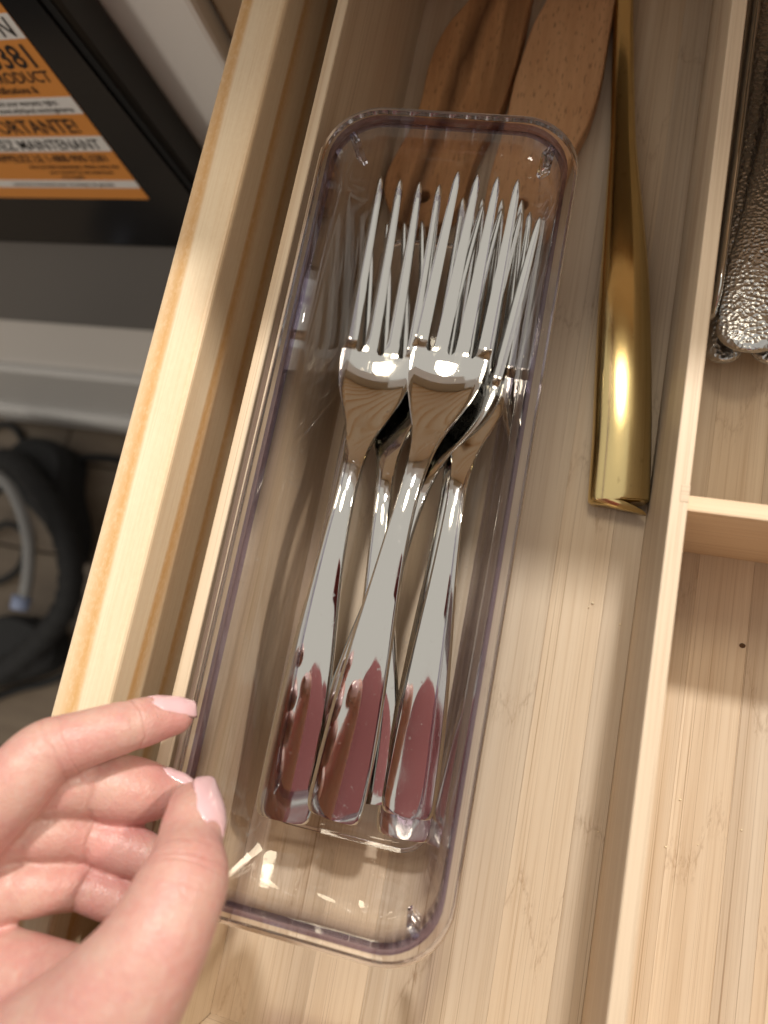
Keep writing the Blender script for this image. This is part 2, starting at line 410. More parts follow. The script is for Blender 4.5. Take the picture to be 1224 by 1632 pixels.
M['enamel_shaded'] = solid('white_enamel_shaded', (0.50, 0.49, 0.48), 0.35)  # white enamel of the lower panels, their shade put into the colour
M['cab'] = solid('brown_cabinet', (0.26, 0.18, 0.115), 0.5)
M['orange'] = solid('orange_print', (0.72, 0.29, 0.065), 0.45)
M['paper'] = solid('white_print', (0.78, 0.77, 0.75), 0.45)
M['ink'] = solid('black_ink', (0.02, 0.018, 0.017), 0.5)
M['rubber'] = solid('black_rubber', (0.008, 0.008, 0.009), 0.8)
M['charcoal'] = solid('charcoal_plastic', (0.010, 0.0105, 0.012), 0.8)
M['grey_tube'] = solid('grey_tube', (0.20, 0.20, 0.20), 0.25)
M['blue_cap'] = solid('blue_plastic', (0.22, 0.27, 0.42), 0.4)
M['crumb'] = solid('bread_crumb', (0.80, 0.68, 0.48), 0.8)
M['speck'] = solid('dark_speck', (0.10, 0.05, 0.02), 0.8)
def floorboards():
    t = NT('floor_board'); co = t.coord('Object')
    n1 = t.noise(t.mapping(co, (6, 40, 6)), 1.0, 4, 0.6)
    rnd = t.n('ShaderNodeObjectInfo').outputs['Random']
    c = t.mix(t.ramp(n1, [(0.3, 0.0), (0.7, 1.0)]), (0.125, 0.088, 0.058), (0.18, 0.135, 0.092))
    h = t.n('ShaderNodeHueSaturation'); t.l(c, h.inputs['Color']); t.l(t.math('ADD', t.math('MULTIPLY', rnd, 0.4), 0.75), h.inputs['Value'])
    t.set(Base_Color=h.outputs[0], Roughness=0.5)
    return t.m
M['board'] = floorboards()

# ------------------------------------------------------------------ setting: kitchen floor, counter
FZ = -66.0
fl = box('floor', -260, 120, -160, 120, FZ - 3, FZ - 0.5, M['gap'], origin=(0, 0, FZ)); tag(fl, 'brown wooden kitchen floor far below the drawer', kind='structure')
k = 0; y = -60.0
while y < 18:
    wd = 14.5; x = -150 + (k % 3) * 23.0 - 40
    while x < -20:
        ln = 62.0
        b_ = box('plank', x, x + ln - 0.25, y, y + wd - 0.3, FZ - 0.5, FZ, M['board'], fl, 0.12, 1)
        x += ln
    y += wd; k += 1
cpoly = [(-19, 16.0), (-11.5, 16.0), (-11.0, 14.2), (75, 14.2), (75, 75), (-19, 75)]     # unseen step added to set its shadow back on the drawer side
vs, fs = loft([[Vector((x, y, 17.4)) for x, y in cpoly], [Vector((x, y, 21.0)) for x, y in cpoly]])
ct = mk('countertop', vs, fs, M['counter'], None, origin=(0, 40, 17.4)); tag(ct, 'stone countertop edge above the open drawer', kind='structure')

# ------------------------------------------------------------------ drawer
HD = 6.8
dr = empty('drawer', (-13.8, 0, -0.8)); tag(dr, 'pale pine kitchen drawer box pulled open under the cutlery tray', 'drawer')
box('side_panel', -15.13, -13.39, -24.0, 45, -3.2, HD, M['pine'], dr, 0.14, 3)
box('side_panel', 36.0, 37.6, -24.0, 45, -3.2, HD, M['pine'], dr, 0.14, 3)
box('bottom_panel', -13.39, 36.0, -24.0, 45, -1.5, -0.62, M['pine'], dr)
box('back_panel', -13.38, 35.99, 43.3, 44.9, -0.6, HD - 0.2, M['pine'], dr)
box('front_panel', -13.38, 35.99, -24.0, -22.4, -0.6, HD, M['pine'], dr, 0.1, 2)

# ------------------------------------------------------------------ bamboo tray
H, TW, XL, HC = 6.47, 0.40, -11.4, 5.6
YF, YB = -17.75, 24.0
tr_ = empty('cutlery_tray', (0, 0, -0.6)); tag(tr_, 'pale bamboo cutlery tray with dividers lying in the pine drawer', 'tray')
edges = [-11.4, -10.15, -8.25, -6.45, -4.55, -2.65, -0.95, 0.0]
for a, b in zip(edges[:-1], edges[1:]):
    box('floor_strip', a + 0.0015, b - 0.0015, YF, YB, -0.55, 0.0, M['bamboo'], tr_, 0.005, 1)
edges2 = [0.40, 1.75, 3.35, 4.35, 6.2, 8.1, 10.0]
for a, b in zip(edges2[:-1], edges2[1:]):
    box('floor_strip', a + 0.0015, b - 0.0015, YF, YB, -0.55, 0.0, M['bamboo'], tr_, 0.005, 1)
box('wall', XL - TW, XL - 0.003, YF - TW, YB, -0.58, H, M['bamboo_wall'], tr_, 0.05, 2)
box('divider', 0.003, TW - 0.003, YF, YB, -0.56, H, M['bamboo_wall'], tr_, 0.035, 2)
box('front_wall', XL + 0.002, 10.4, YF - TW, YF - 0.003, -0.57, H - 0.25, M['bamboo_cross'], tr_, 0.05, 2)
box('wall', 10.003, 10.4, YF, YB, -0.58, H, M['bamboo_wall'], tr_, 0.05, 2)
box('back_wall', XL + 0.002, 9.99, YB + 0.003, YB + TW, -0.57, H - 0.25, M['bamboo_cross'], tr_, 0.05, 2)
yc = at(1095, 814, HC).y
box('cross_divider', TW - 0.19, 9.99, yc, yc + TW, 0.002, HC, M['bamboo_cross'], tr_, 0.025, 2)
# the notch that the cross divider slots into
box('notch_edge', TW - 0.20, TW + 0.004, yc - 0.012, yc + TW + 0.012, HC - 0.3, H + 0.012, M['bamboo_cross'], tr_, 0.01, 1)

# ------------------------------------------------------------------ clear plastic bin
BC = Vector((-7.2229, -0.8635, 6.3928))
BR = Matrix(((0.99437, 0.00573, 0.10576), (-0.00425, 0.99989, -0.01424), (-0.10583, 0.01371, 0.99429)))
BW, BL, BH = 7.586 / 2, 22.882 / 2, 5.235
bn = empty('plastic_bin', BC + BR @ Vector((0, 0, -BH)))
bn.rotation_euler = BR.to_euler()
tag(bn, 'clear plastic drawer bin holding the steel forks, lifted at its near corner', 'bin')
def rrect(inset, z, rc, n=10):
    """rounded rectangle ring, inset from the outer rim"""
    hw, hl = BW - inset, BL - inset; r = max(rc - inset * 0.75, 0.25); out = []
    for cx, cy, a0 in ((hw - r, hl - r, 0), (-(hw - r), hl - r, 90), (-(hw - r), -(hl - r), 180), (hw - r, -(hl - r), 270)):
        for i in range(n + 1):
            a = math.radians(a0 + 90 * i / n); out.append(Vector((cx + r * math.cos(a), cy + r * math.sin(a), z + BH)))
    return out
RC = 1.75
def bin_shell():
    prof = []
    # outer face from the floor up, over the flange, down the inside
    for i in range(6):
        a = math.pi / 2 * i / 5; prof.append((0.95 + 0.42 * (1 - math.sin(a)), -BH + 0.42 * (1 - math.cos(a))))
    prof += [(0.70, -BH * 0.6), (0.48, -BH * 0.3), (0.29, -0.30)]
    up = prof[:]
    inner = [(0.47, -0.22), (0.68, -BH * 0.3), (0.90, -BH * 0.6)]
    for i in range(6):
        a = math.pi / 2 * i / 5; inner.append((1.15 + 0.42 * (1 - math.cos(a)), -BH + 0.20 + 0.42 * (1 - math.sin(a))))
    allp = up + inner
    rings = [rrect(i_, z_, RC) for i_, z_ in allp]
    n = len(rings[0]); vs = [v for r in rings for v in r]; fs = []
    for i in range(len(rings) - 1):
        for j in range(n):
            k = (j + 1) % n; fs.append([i * n + j, i * n + k, (i + 1) * n + k, (i + 1) * n + j])
    fs.append(list(range(n))[::-1]); fs.append([(len(rings) - 1) * n + j for j in range(n)])
    return vs, fs
vs, fs = bin_shell()
body = mk('body', vs, fs, M['plastic'], bn, smooth=True, local=True)
def ring_strip(name, prof, mat, parent):
    rings = [rrect(i_, z_, RC) for i_, z_ in prof]
    n = len(rings[0]); vs = [v for r in rings for v in r]; fs = []; q = len(rings)
    for i in range(q):
        i2 = (i + 1) % q
        for j in range(n):
            k = (j + 1) % n; fs.append([i * n + j, i * n + k, i2 * n + k, i2 * n + j])
    return mk(name, vs, fs, mat, parent, smooth=False, local=True)
# flange round the top and the violet sheet edge inside it
ring_strip('rim', [(0.10, -0.02), (0.10, -0.20), (0.275, -0.20), (0.275, -0.02)], M['plastic'], bn)
ring_strip('rim_bead', [(0.03, 0.0), (0.0, -0.04), (0.0, -0.18), (0.03, -0.22), (0.085, -0.20), (0.095, -0.02)], M['lip'], bn)
ring_strip('rim_edge', [(0.285, 0.0), (0.28, -0.30), (0.44, -0.30), (0.395, -0.02), (0.375, 0.0)], M['violet'], bn)
ring_strip('foot_ring', [(1.10, -BH - 0.06), (1.10, -BH + 0.05), (1.20, -BH + 0.01), (1.20, -BH - 0.06)], M['lip'], bn)
for sx, sy in ((-1, 1), (1, 1), (1, -1), (-1, -1)):
    cx_, cy_ = sx * (BW - 1.08), sy * (BL - 1.08)
    d = Vector((sx, sy, 0)).normalized(); p = Vector((-d.y, d.x, 0))
    def ribsec(z, w_, dd, o_): return [Vector((cx_, cy_, z + BH)) + d * (o_ + a) + p * b for a, b in ((0.22, -w_), (0.22, w_), (-dd, w_ * 0.7), (-dd, -w_ * 0.7))]
    vs, fs = loft([ribsec(-1.25, 0.07, 0.06, 0.05), ribsec(-1.15, 0.11, 0.12, 0.06), ribsec(-0.25, 0.11, 0.10, 0.16), ribsec(-0.20, 0.09, 0.06, 0.18)])
    mk('stacking_rib', vs, fs, M['lip'], bn, local=True)

# ------------------------------------------------------------------ forks
FL = 20.3
def smooth_tab(tab, win):
    pts = []
    for i in range(0, 204):
        x = i * 0.1; a = [interp(tab, min(max(x + d * win / 8, tab[0][0]), tab[-1][0])) for d in range(-4, 5)]
        wt = [1, 3, 5, 6, 7, 6, 5, 3, 1]; pts.append((x, sum(p * q for p, q in zip(a, wt)) / sum(wt)))
    return pts
W_TAB = [(0, 0.86), (0.4, 0.86), (2.5, 0.81), (5, 0.64), (7.5, 0.42), (9.5, 0.31), (10.6, 0.31), (11.3, 0.36), (12.0, 0.52), (12.7, 0.79), (13.4, 1.06), (14.1, 1.23), (14.8, 1.29), (15.6, 1.29), (17.5, 1.24), (20.3, 1.13)]
Z_TAB = [(0, 0.10), (2.0, 0.38), (4.5, 0.92), (7, 1.30), (9, 1.36), (10.4, 1.12), (11.5, 0.76), (12.5, 0.44), (13.4, 0.24), (14.3, 0.14), (15.2, 0.15), (16.2, 0.30), (17.6, 0.64), (19.0, 1.10), (20.3, 1.62)]
T_TAB = [(0, 0.20), (5, 0.21), (9, 0.30), (11, 0.36), (12.5, 0.26), (14, 0.18), (16, 0.19), (19, 0.19), (20.3, 0.12)]
C_TAB = [(0, 0.10), (4, 0.12), (8, 0.08), (10.5, 0.06), (11.8, 0.0), (13.0, -0.11), (14.0, -0.17), (15.0, -0.14), (16.0, -0.06), (17.5, 0.0), (20.3, 0.0)]   # crown of the top face
W_TAB = smooth_tab(W_TAB, 0.9); Z_TAB = smooth_tab(Z_TAB, 1.6); T_TAB = smooth_tab(T_TAB, 1.5); C_TAB = smooth_tab(C_TAB, 1.5)
SR = 14.95                      # slots start here
def fork_mesh():
    nt, ns = 4, 3               # columns per tine, per slot
    def columns(s):
        """x fractions (-1..1) of the column borders: 4 tines and 3 slots"""
        slot = 0.205 + 0.06 * max(0.0, (s - SR) / (FL - SR))
        tine = (2 - 3 * slot) / 4; xs = [-1.0]
        for i in range(4):
            a = xs[-1]; xs += [a + tine * (j + 1) / nt for j in range(nt)]
            if i < 3:
                a = xs[-1]; xs += [a + slot * (j + 1) / ns for j in range(ns)]
        return xs
    NC = 4 * nt + 3 * ns + 1
    rows = []
    s = 0.0; stops = []
    for s_ in [0, 0.03, 0.09, 0.18, 0.30, 0.5]: stops.append(s_)
    while stops[-1] < SR - 0.5: stops.append(stops[-1] + 0.27)
    stops = [x for x in stops if x < SR - 0.35] + [SR - 0.34, SR - 0.17, SR]
    nrow_head = len(stops)
    tine_s = [SR + (FL - SR) * i / 24 for i in range(1, 24)] + [FL - 0.09, FL - 0.03, FL]
    V, Fh, Ft, Fg = [], [], {0: [], 1: [], 2: [], 3: []}, []
    def vert(s, xf, side, shift=0.0):
        wd = interp(W_TAB, s)
        if s < 0.5: wd -= 0.22 * (1 - math.sqrt(max(0, 1 - (1 - s / 0.5) ** 2))) ** 1.0
        z = interp(Z_TAB, s); th = interp(T_TAB, s); cr = interp(C_TAB, s)
        e = 1 - xf * xf
        zz = z + cr * e + (th / 2 if side else -th / 2)
        if abs(xf) > 0.90:
            q = (abs(xf) - 0.90) / 0.10
            zz += (-1 if side else 1) * 0.035 * q * q * min(1, th / 0.15)
        return Vector((xf * wd, s + shift, zz))
    idx = {}
    def slot_of(c):
        p = c % (nt + ns); return p > nt       # interior slot column border
    for r, s in enumerate(stops):
        xs = columns(s)
        for c in range(NC):
            shift = 0.0
            for side in (1, 0):
                idx[(r, c, side)] = len(V); V.append(vert(s, xs[c], side, shift))
    def face(a, lst): lst.append(a)
    def group(r):
        return Fg if stops[r] < 12.0 else Fh
    for r in range(nrow_head - 1):
        g = group(r)
        for c in range(NC - 1):
            face([idx[r, c, 1], idx[r, c + 1, 1], idx[r + 1, c + 1, 1], idx[r + 1, c, 1]], g)
            face([idx[r, c, 0], idx[r + 1, c, 0], idx[r + 1, c + 1, 0], idx[r, c + 1, 0]], g)
        face([idx[r, 0, 0], idx[r, 0, 1], idx[r + 1, 0, 1], idx[r + 1, 0, 0]], g)
        face([idx[r, NC - 1, 1], idx[r, NC - 1, 0], idx[r + 1, NC - 1, 0], idx[r + 1, NC - 1, 1]], g)
    for c in range(NC - 1):     # handle end face
        face([idx[0, c, 1], idx[0, c, 0], idx[0, c + 1, 0], idx[0, c + 1, 1]], Fg)
    R = nrow_head - 1
    for i in range(3):          # rounded slot ends: pull the slot's inner borders back towards the handle
        c0 = nt + i * (nt + ns)
        for j in range(1, ns):
            for side in (1, 0): V[idx[R, c0 + j, side]].y -= 0.12
        for j in range(ns):
            face([idx[R, c0 + j, 0], idx[R, c0 + j + 1, 0], idx[R, c0 + j + 1, 1], idx[R, c0 + j, 1]][::-1], Fh)
    for i in range(4):          # tines
        c0 = i * (nt + ns); prev = {(j, side): idx[R, c0 + j, side] for j in range(nt + 1) for side in (1, 0)}
        for s in tine_s:
            xs = columns(s); t = (s - SR) / (FL - SR)
            mid = (xs[c0] + xs[c0 + nt]) / 2; half = (xs[c0 + nt] - xs[c0]) / 2
            nar = 1 - 0.38 * t ** 1.5
            if t > 0.93: nar *= math.sqrt(max(0.02, 1 - ((t - 0.93) / 0.07) ** 2 * 0.9))
            cur = {}
            for j in range(nt + 1):
                f = -1 + 2 * j / nt; xf = mid + half * nar * f
                for side in (1, 0):
                    v = vert(s, 0.0, side); wd = interp(W_TAB, s); v.x = xf * wd
                    v.z += (-1 if side else 1) * 0.055 * f * f
                    cur[(j, side)] = len(V); V.append(v)
            for j in range(nt):
                face([prev[j, 1], prev[j + 1, 1], cur[j + 1, 1], cur[j, 1]], Ft[i])
                face([prev[j, 0], cur[j, 0], cur[j + 1, 0], prev[j + 1, 0]], Ft[i])
            face([prev[0, 0], prev[0, 1], cur[0, 1], cur[0, 0]], Ft[i])
            face([prev[nt, 1], prev[nt, 0], cur[nt, 0], cur[nt, 1]], Ft[i])
            prev = cur
        for j in range(nt): face([prev[j, 1], prev[j + 1, 1], prev[j + 1, 0], prev[j, 0]], Ft[i])
    return V, Fg, Fh, Ft
FV, Fg, Fh, Ft = fork_mesh()
def split_normals(V, allf):
    """corner normals of the whole fork, smooth up to 38 degrees, so that the parts join without a seam"""
    fn = []; vf = {}
    for i, f in enumerate(allf):
        n = Vector((0, 0, 0))
        for a in range(len(f)):
            p, q = V[f[a]], V[f[(a + 1) % len(f)]]; n += Vector(((p.y - q.y) * (p.z + q.z), (p.z - q.z) * (p.x + q.x), (p.x - q.x) * (p.y + q.y)))
        fn.append(n)
        for v in f: vf.setdefault(v, []).append(i)
    un = [n.normalized() if n.length > 1e-12 else Vector((0, 0, 1)) for n in fn]
    cs = math.cos(math.radians(38)); out = []
    for i, f in enumerate(allf):
        out.append([sum((fn[j] for j in vf[v] if un[i].dot(un[j]) > cs), Vector((0, 0, 0))).normalized() for v in f])
    return out
allf = Fg + Fh + Ft[0] + Ft[1] + Ft[2] + Ft[3]
CN = split_normals(FV, allf)
def fork_part(name, faces, off):
    used = sorted({v for f in faces for v in f}); mp = {v: i for i, v in enumerate(used)}
    me = bpy.data.meshes.new(name)
    me.from_pydata([(FV[v] * S)[:] for v in used], [], [[mp[v] for v in f] for f in faces]); me.update()
    me.polygons.foreach_set('use_smooth', [True] * len(me.polygons))
    ns_ = [n for k in range(len(faces)) for n in CN[off + k]]
    me.normals_split_custom_set([n[:] for n in ns_])
    me.materials.append(M['steel']); return me
offs = [0, len(Fg), len(Fg) + len(Fh)]
ME_H = fork_part('handle', Fg, 0); ME_D = fork_part('head', Fh, offs[1]); ME_T = []
o_ = offs[2]
for i in range(4): ME_T.append(fork_part('tine', Ft[i], o_)); o_ += len(Ft[i])
def fork(tip, end, roll, label):
    """tip and end: (px, py, z) of the middle of the tine tips and of the handle end"""
    T, E = at(*tip), at(*end)
    l0 = Vector((0, FL, interp(Z_TAB, FL) - 0.1)); ch = (T - E)
    k = ch.length / l0.length
    y = ch.normalized(); up = BR @ Vector((math.sin(roll), 0, math.cos(roll)))
    x = y.cross(up).normalized(); z = x.cross(y)
    a = math.atan2(l0.z, l0.y)               # chord tilt in the fork's own frame
    y2 = y * math.cos(a) - z * math.sin(a); z2 = z * math.cos(a) + y * math.sin(a)
    R3 = Matrix((x, y2, z2)).transposed()
    f = empty('fork', E - R3 @ Vector((0, 0, 0.1)) * k); f.rotation_euler = R3.to_euler(); f.scale = (k, k, k)
    for me, nm in ((ME_H, 'handle'), (ME_D, 'head')):
        o = bpy.data.objects.new(nm, me); COL.objects.link(o); o.parent = f
        if nm == 'head': hd = o
    for me in ME_T:
        o = bpy.data.objects.new('tine', me); COL.objects.link(o); o.parent = hd
    tag(f, label, 'fork', 'steel forks in the clear bin'); return f
fork((785, 318, 2.9), (643, 1335, 1.55), 0.0, 'steel fork lowest at the bin wall, its handle end nearest the bin front')
fork((631, 355, 3.1), (595, 1280, 1.75), 0.0, 'steel fork hidden under the leftmost one, its short visible handle end in the middle')
fork((800, 335, 3.35), (648, 1300, 1.95), 0.05, 'rightmost steel fork with its handle lying on another along the right bin wall')
fork((815, 337, 3.75), (503, 1290, 2.1), 0.0, 'steel fork lying slantwise, handle crossing beneath the topmost and leftmost forks')
fork((654, 289, 3.85), (450, 1306, 2.3), 0.10, 'leftmost steel fork with its broad handle end over the bin floor corner')
fork((778, 281, 4.5), (530, 1304, 2.7), 0.0, 'topmost steel fork in the middle of the pile')

# ------------------------------------------------------------------ golden utensil
def gold_handle():
    root = empty('golden_utensil', at(985, 805, 0)); tag(root, 'shiny gold utensil with thick tapered handle lying beside the bin', 'utensil')
    rows = [(803, 943, 1030), (800, 939, 1034), (790, 937, 1036), (700, 943, 1038), (600, 947, 1038), (500, 952, 1036), (430, 957, 1033), (360, 962, 1027), (290, 967, 1020), (220, 972, 1014), (150, 974, 1012), (80, 976, 1011), (0, 978, 1010), (-80, 981, 1010), (-160, 984, 1012)]
    hts = [0.80, 0.95, 1.05, 1.2, 1.25, 1.2, 1.12, 1.0, 0.9, 0.8, 0.75, 0.72, 0.7, 0.7, 0.7]
    path = []
    for (py, xa, xb), h in zip(rows, hts):
        a, b = at(xa, py, 0.55), at(xb, py, 0.55); path.append(((a + b) / 2, (b - a).length / 2, h))
    # resample
    c = catmull([Vector((p.x, p.y, 0)) for p, _, _ in path], 5); wv = catmull([Vector((w_, h_, 0)) for _, w_, h_ in path], 5)
    rings = []; n = 32
    for i, p in enumerate(c):
        t = (c[min(i + 1, len(c) - 1)] - c[max(i - 1, 0)]).normalized(); u = Vector((t.y, -t.x, 0))
        w_, h_ = wv[i].x, wv[i].y; ring = []
        for k in range(n):
            a = 2 * math.pi * k / n; ca, sa = math.cos(a), math.sin(a); ex = 0.72
            xx = math.copysign(abs(ca) ** ex, ca) * w_; zz = math.copysign(abs(sa) ** 0.85, sa) * h_ / 2
            ring.append(p + u * xx + Vector((0, 0, h_ / 2 + zz + 0.02)))
        rings.append(ring)
    vs, fs = loft(rings)
    o = mk('handle', vs, fs, M['gold'], root, smooth=True)
    return o
gold_handle()

# ------------------------------------------------------------------ wooden utensils
def wooden(name, left, right, hole, mat, label, ztop, zbot=0.12):
    base = at(hole[0], hole[1], 0)
    root = empty(name, base); tag(root, label, 'utensil')
    L = catmull([at(x, y, ztop) for x, y in left], 6); Rr = catmull([at(x, y, ztop) for x, y in right], 6)
    out = L + Rr[::-1]
    # dedupe
    poly = [out[0]]
    for p in out[1:]:
        if (p - poly[-1]).length > 0.05: poly.append(p)
    bm = bmesh.new()
    hc = at(hole[0], hole[1], ztop); hr = 0.26; NH = 20
    ov = [bm.verts.new(p) for p in poly]; hv = [bm.verts.new(hc + Vector((math.cos(2 * math.pi * i / NH) * hr, math.sin(2 * math.pi * i / NH) * hr, 0))) for i in range(NH)]
    es = [bm.edges.new((ov[i], ov[(i + 1) % len(ov)])) for i in range(len(ov))] + [bm.edges.new((hv[i], hv[(i + 1) % NH])) for i in range(NH)]
    r = bmesh.ops.triangle_fill(bm, use_beauty=True, use_dissolve=False, edges=es)
    fcs = [f for f in bm.faces]
    for f in fcs:
        if f.normal.z < 0: f.normal_flip()
    ex = bmesh.ops.extrude_face_region(bm, geom=fcs)
    top_e = set()
    for e in [g for g in ex['geom'] if isinstance(g, bmesh.types.BMVert)]: pass
    newv = [g for g in ex['geom'] if isinstance(g, bmesh.types.BMVert)]
    for v in newv: v.co.z = zbot
    # original faces stay on top; after the extrude the moved copy is the underside
    bmesh.ops.recalc_face_normals(bm, faces=bm.faces[:])
    rim = [e for e in bm.edges if len(e.link_faces) == 2 and abs(e.verts[0].co.z - e.verts[1].co.z) < 1e-6 and abs(e.link_faces[0].normal.z - e.link_faces[1].normal.z) > 0.5]
    try: bmesh.ops.bevel(bm, geom=rim, offset=0.10, segments=3, affect='EDGES', profile=0.5)
    except Exception as er: print('bevel', er)
    bm.verts.index_update()
    vs = [v.co.copy() for v in bm.verts]; fs = [[v.index for v in f.verts] for f in bm.faces]; bm.free()
    o = mk('handle', vs, fs, mat, root)
    return root
wooden('wooden_spatula', [(800, -170), (765, -30), (745, 0), (715, 35), (695, 70), (681, 110), (670, 160), (652, 205), (628, 248), (615, 278), (612, 307), (621, 336), (640, 356), (664, 363)],
       [(900, -170), (852, -30), (845, 0), (832, 60), (820, 108), (800, 168), (779, 208), (759, 248), (746, 287), (736, 318), (716, 345), (690, 360)], (674, 312), M['beech_dark'],
       'dark streaked wooden utensil, its holed handle end under the bin', 0.85)
wooden('wooden_spatula', [(930, -170), (885, -30), (870, 0), (850, 37), (833, 85), (819, 130), (808, 180), (797, 222), (786, 258), (776, 297), (772, 330), (782, 360), (802, 378), (826, 384)],
       [(1010, -170), (985, -30), (980, 0), (970, 60), (958, 130), (940, 190), (921, 228), (905, 270), (893, 310), (886, 340), (872, 367), (850, 381)], (830, 325), M['beech'],
       'lighter orange-brown wooden utensil next to the gold handle', 0.85)

# ------------------------------------------------------------------ hammered cutlery in the right compartment
def flat_handle(pts, widths, thick, mat, name, label, cat, group=None, zc=None, lift=0.0):
    """cutlery handle with a rounded end; pts world cm (near end first)"""
    root = empty(name, (pts[0].x, pts[0].y, 0)); tag(root, label, cat, group)
    n = 28; c = catmull(pts, 10); w_ = catmull([Vector((w, 0, 0)) for w in widths], 10)
    # round the near end
    t0 = (c[1] - c[0]).normalized(); r0 = w_[0].x; rings = []; up0 = Vector((0, 0, 1))
    extra = [(c[0] - t0 * r0 * math.sin(a) * 0.75, r0 * math.cos(a)) for a in [math.pi / 2 * k / 8 for k in range(8, 0, -1)]]
    seq = [(p, max(w, 0.02)) for p, w in extra] + [(p, w_[i].x) for i, p in enumerate(c)]
    for i, (p, w) in enumerate(seq):
        a_ = seq[max(i - 1, 0)][0]; b_ = seq[min(i + 1, len(seq) - 1)][0]
        t = (b_ - a_).normalized(); u = t.cross(up0).normalized(); v = u.cross(t)
        ring = []
        for k in range(n):
            a = 2 * math.pi * k / n; ca, sa = math.cos(a), math.sin(a)
            ring.append(p + u * (math.copysign(abs(ca) ** 0.9, ca) * w) + v * (math.copysign(abs(sa) ** 0.6, sa) * thick / 2 * min(1, 0.45 + w / widths[0] * 0.55) + 0.10 * (1 - ca * ca)))
        rings.append(ring)
    vs, fs = loft(rings)
    mk('handle', vs, fs, mat, root, smooth=True)
    return root
z1 = 2.0
flat_handle([at(1196, 527, z1), at(1207, 440, z1), at(1228, 330, z1 - 0.1), at(1252, 200, z1 - 0.3), at(1276, 60, z1 - 0.5), at(1300, -80, z1 - 0.6)], [0.98, 0.92, 0.80, 0.66, 0.52, 0.45], 0.26, M['hammered'],
            'hammered_spoon', 'broad hammered steel handle lying on top in the right compartment', 'spoon', 'hammered cutlery handles')
z2 = 0.9
flat_handle([at(1152, 560, z2), at(1163, 470, z2), at(1180, 360, z2), at(1199, 220, z2), at(1216, 60, z2), at(1230, -80, z2)], [0.55, 0.55, 0.50, 0.44, 0.40, 0.36], 0.26, M['hammered'],
            'hammered_spoon', 'hammered steel handle whose small end shows low beside the divider', 'spoon', 'hammered cutlery handles')
flat_handle([at(1236, 556, 1.1), at(1250, 450, 1.1), at(1268, 330, 1.1), at(1290, 180, 1.1), at(1310, 20, 1.1)], [0.75, 0.7, 0.62, 0.5, 0.42], 0.24, M['hammered'],
            'hammered_spoon', 'hammered steel handle barely showing at the right picture edge', 'spoon', 'hammered cutlery handles')
# smooth steel knife standing on its edge against the divider
kr = empty('steel_knife', at(1136, 520, 0)); tag(kr, 'smooth shiny steel knife handle standing on edge against the divider', 'knife')
kp = [at(1136, 505, 2.3), at(1150, 400, 2.4), at(1168, 270, 2.5), at(1186, 130, 2.6), at(1203, 0, 2.6), at(1220, -120, 2.6)]
rings = []; kc = catmull(kp, 8)
for i, p in enumerate(kc):
    e = min(1.0, 0.35 + i / 5.0); t = (kc[min(i + 1, len(kc) - 1)] - kc[max(i - 1, 0)]).normalized(); u = t.cross(Vector((0, 0, 1))).normalized()
    rings.append([p + u * (0.17 * e * math.cos(2 * math.pi * k / 20)) + Vector((0, 0, 1)) * (0.75 * e * math.sin(2 * math.pi * k / 20)) for k in range(20)])
vs, fs = loft(rings); mk('handle', vs, fs, M['steel'], kr, smooth=True)

# ------------------------------------------------------------------ crumbs and specks on the tray floor
for px, py, r, lb in ((944, 961, 0.045, 'larger of two pale crumbs on the tray floor below the gold handle'), (938, 968, 0.028, 'smaller of two pale crumbs on the tray floor below the gold handle'),
                  (988, 995, 0.03, 'pale crumb on the tray floor close to the long divider'), (953, 1325, 0.025, 'pale crumb alone on the lit floor between bin and divider'),
                  (1084, 1274, 0.035, 'pale crumb in the right compartment, first below the shadow edge'), (1061, 1349, 0.04, 'pale crumb in the right compartment nearest the divider top'),
                  (1182, 1323, 0.03, 'pale crumb in the right compartment nearest the right picture edge'), (1112, 1346, 0.02, 'tiniest pale crumb in the middle of the right compartment floor')):
    p = at(px, py, 0.0); vs = []
    bm = bmesh.new(); bmesh.ops.create_icosphere(bm, subdivisions=1, radius=1)
    vs = [p + Vector((v.co.x * r * random.uniform(0.7, 1.5), v.co.y * r * random.uniform(0.7, 1.4), r * 0.7 + v.co.z * r * 0.7)) for v in bm.verts]
    bm.verts.index_update(); fs = [[v.index for v in f.verts] for f in bm.faces]; bm.free()
    o = mk('crumb', vs, fs, M['crumb'], None, origin=p); tag(o, lb, 'crumb', 'pale crumbs on the tray floor')
p = at(1183, 1029, 0.0)
bm = bmesh.new(); bmesh.ops.create_icosphere(bm, subdivisions=2, radius=1)
vs = [p + Vector((v.co.x * 0.09, v.co.y * 0.075, 0.02 + v.co.z * 0.02)) for v in bm.verts]; bm.verts.index_update(); fs = [[v.index for v in f.verts] for f in bm.faces]; bm.free()
tag(mk('crumb', vs, fs, M['speck'], None, origin=p), 'small dark brown speck in the right compartment', 'crumb')

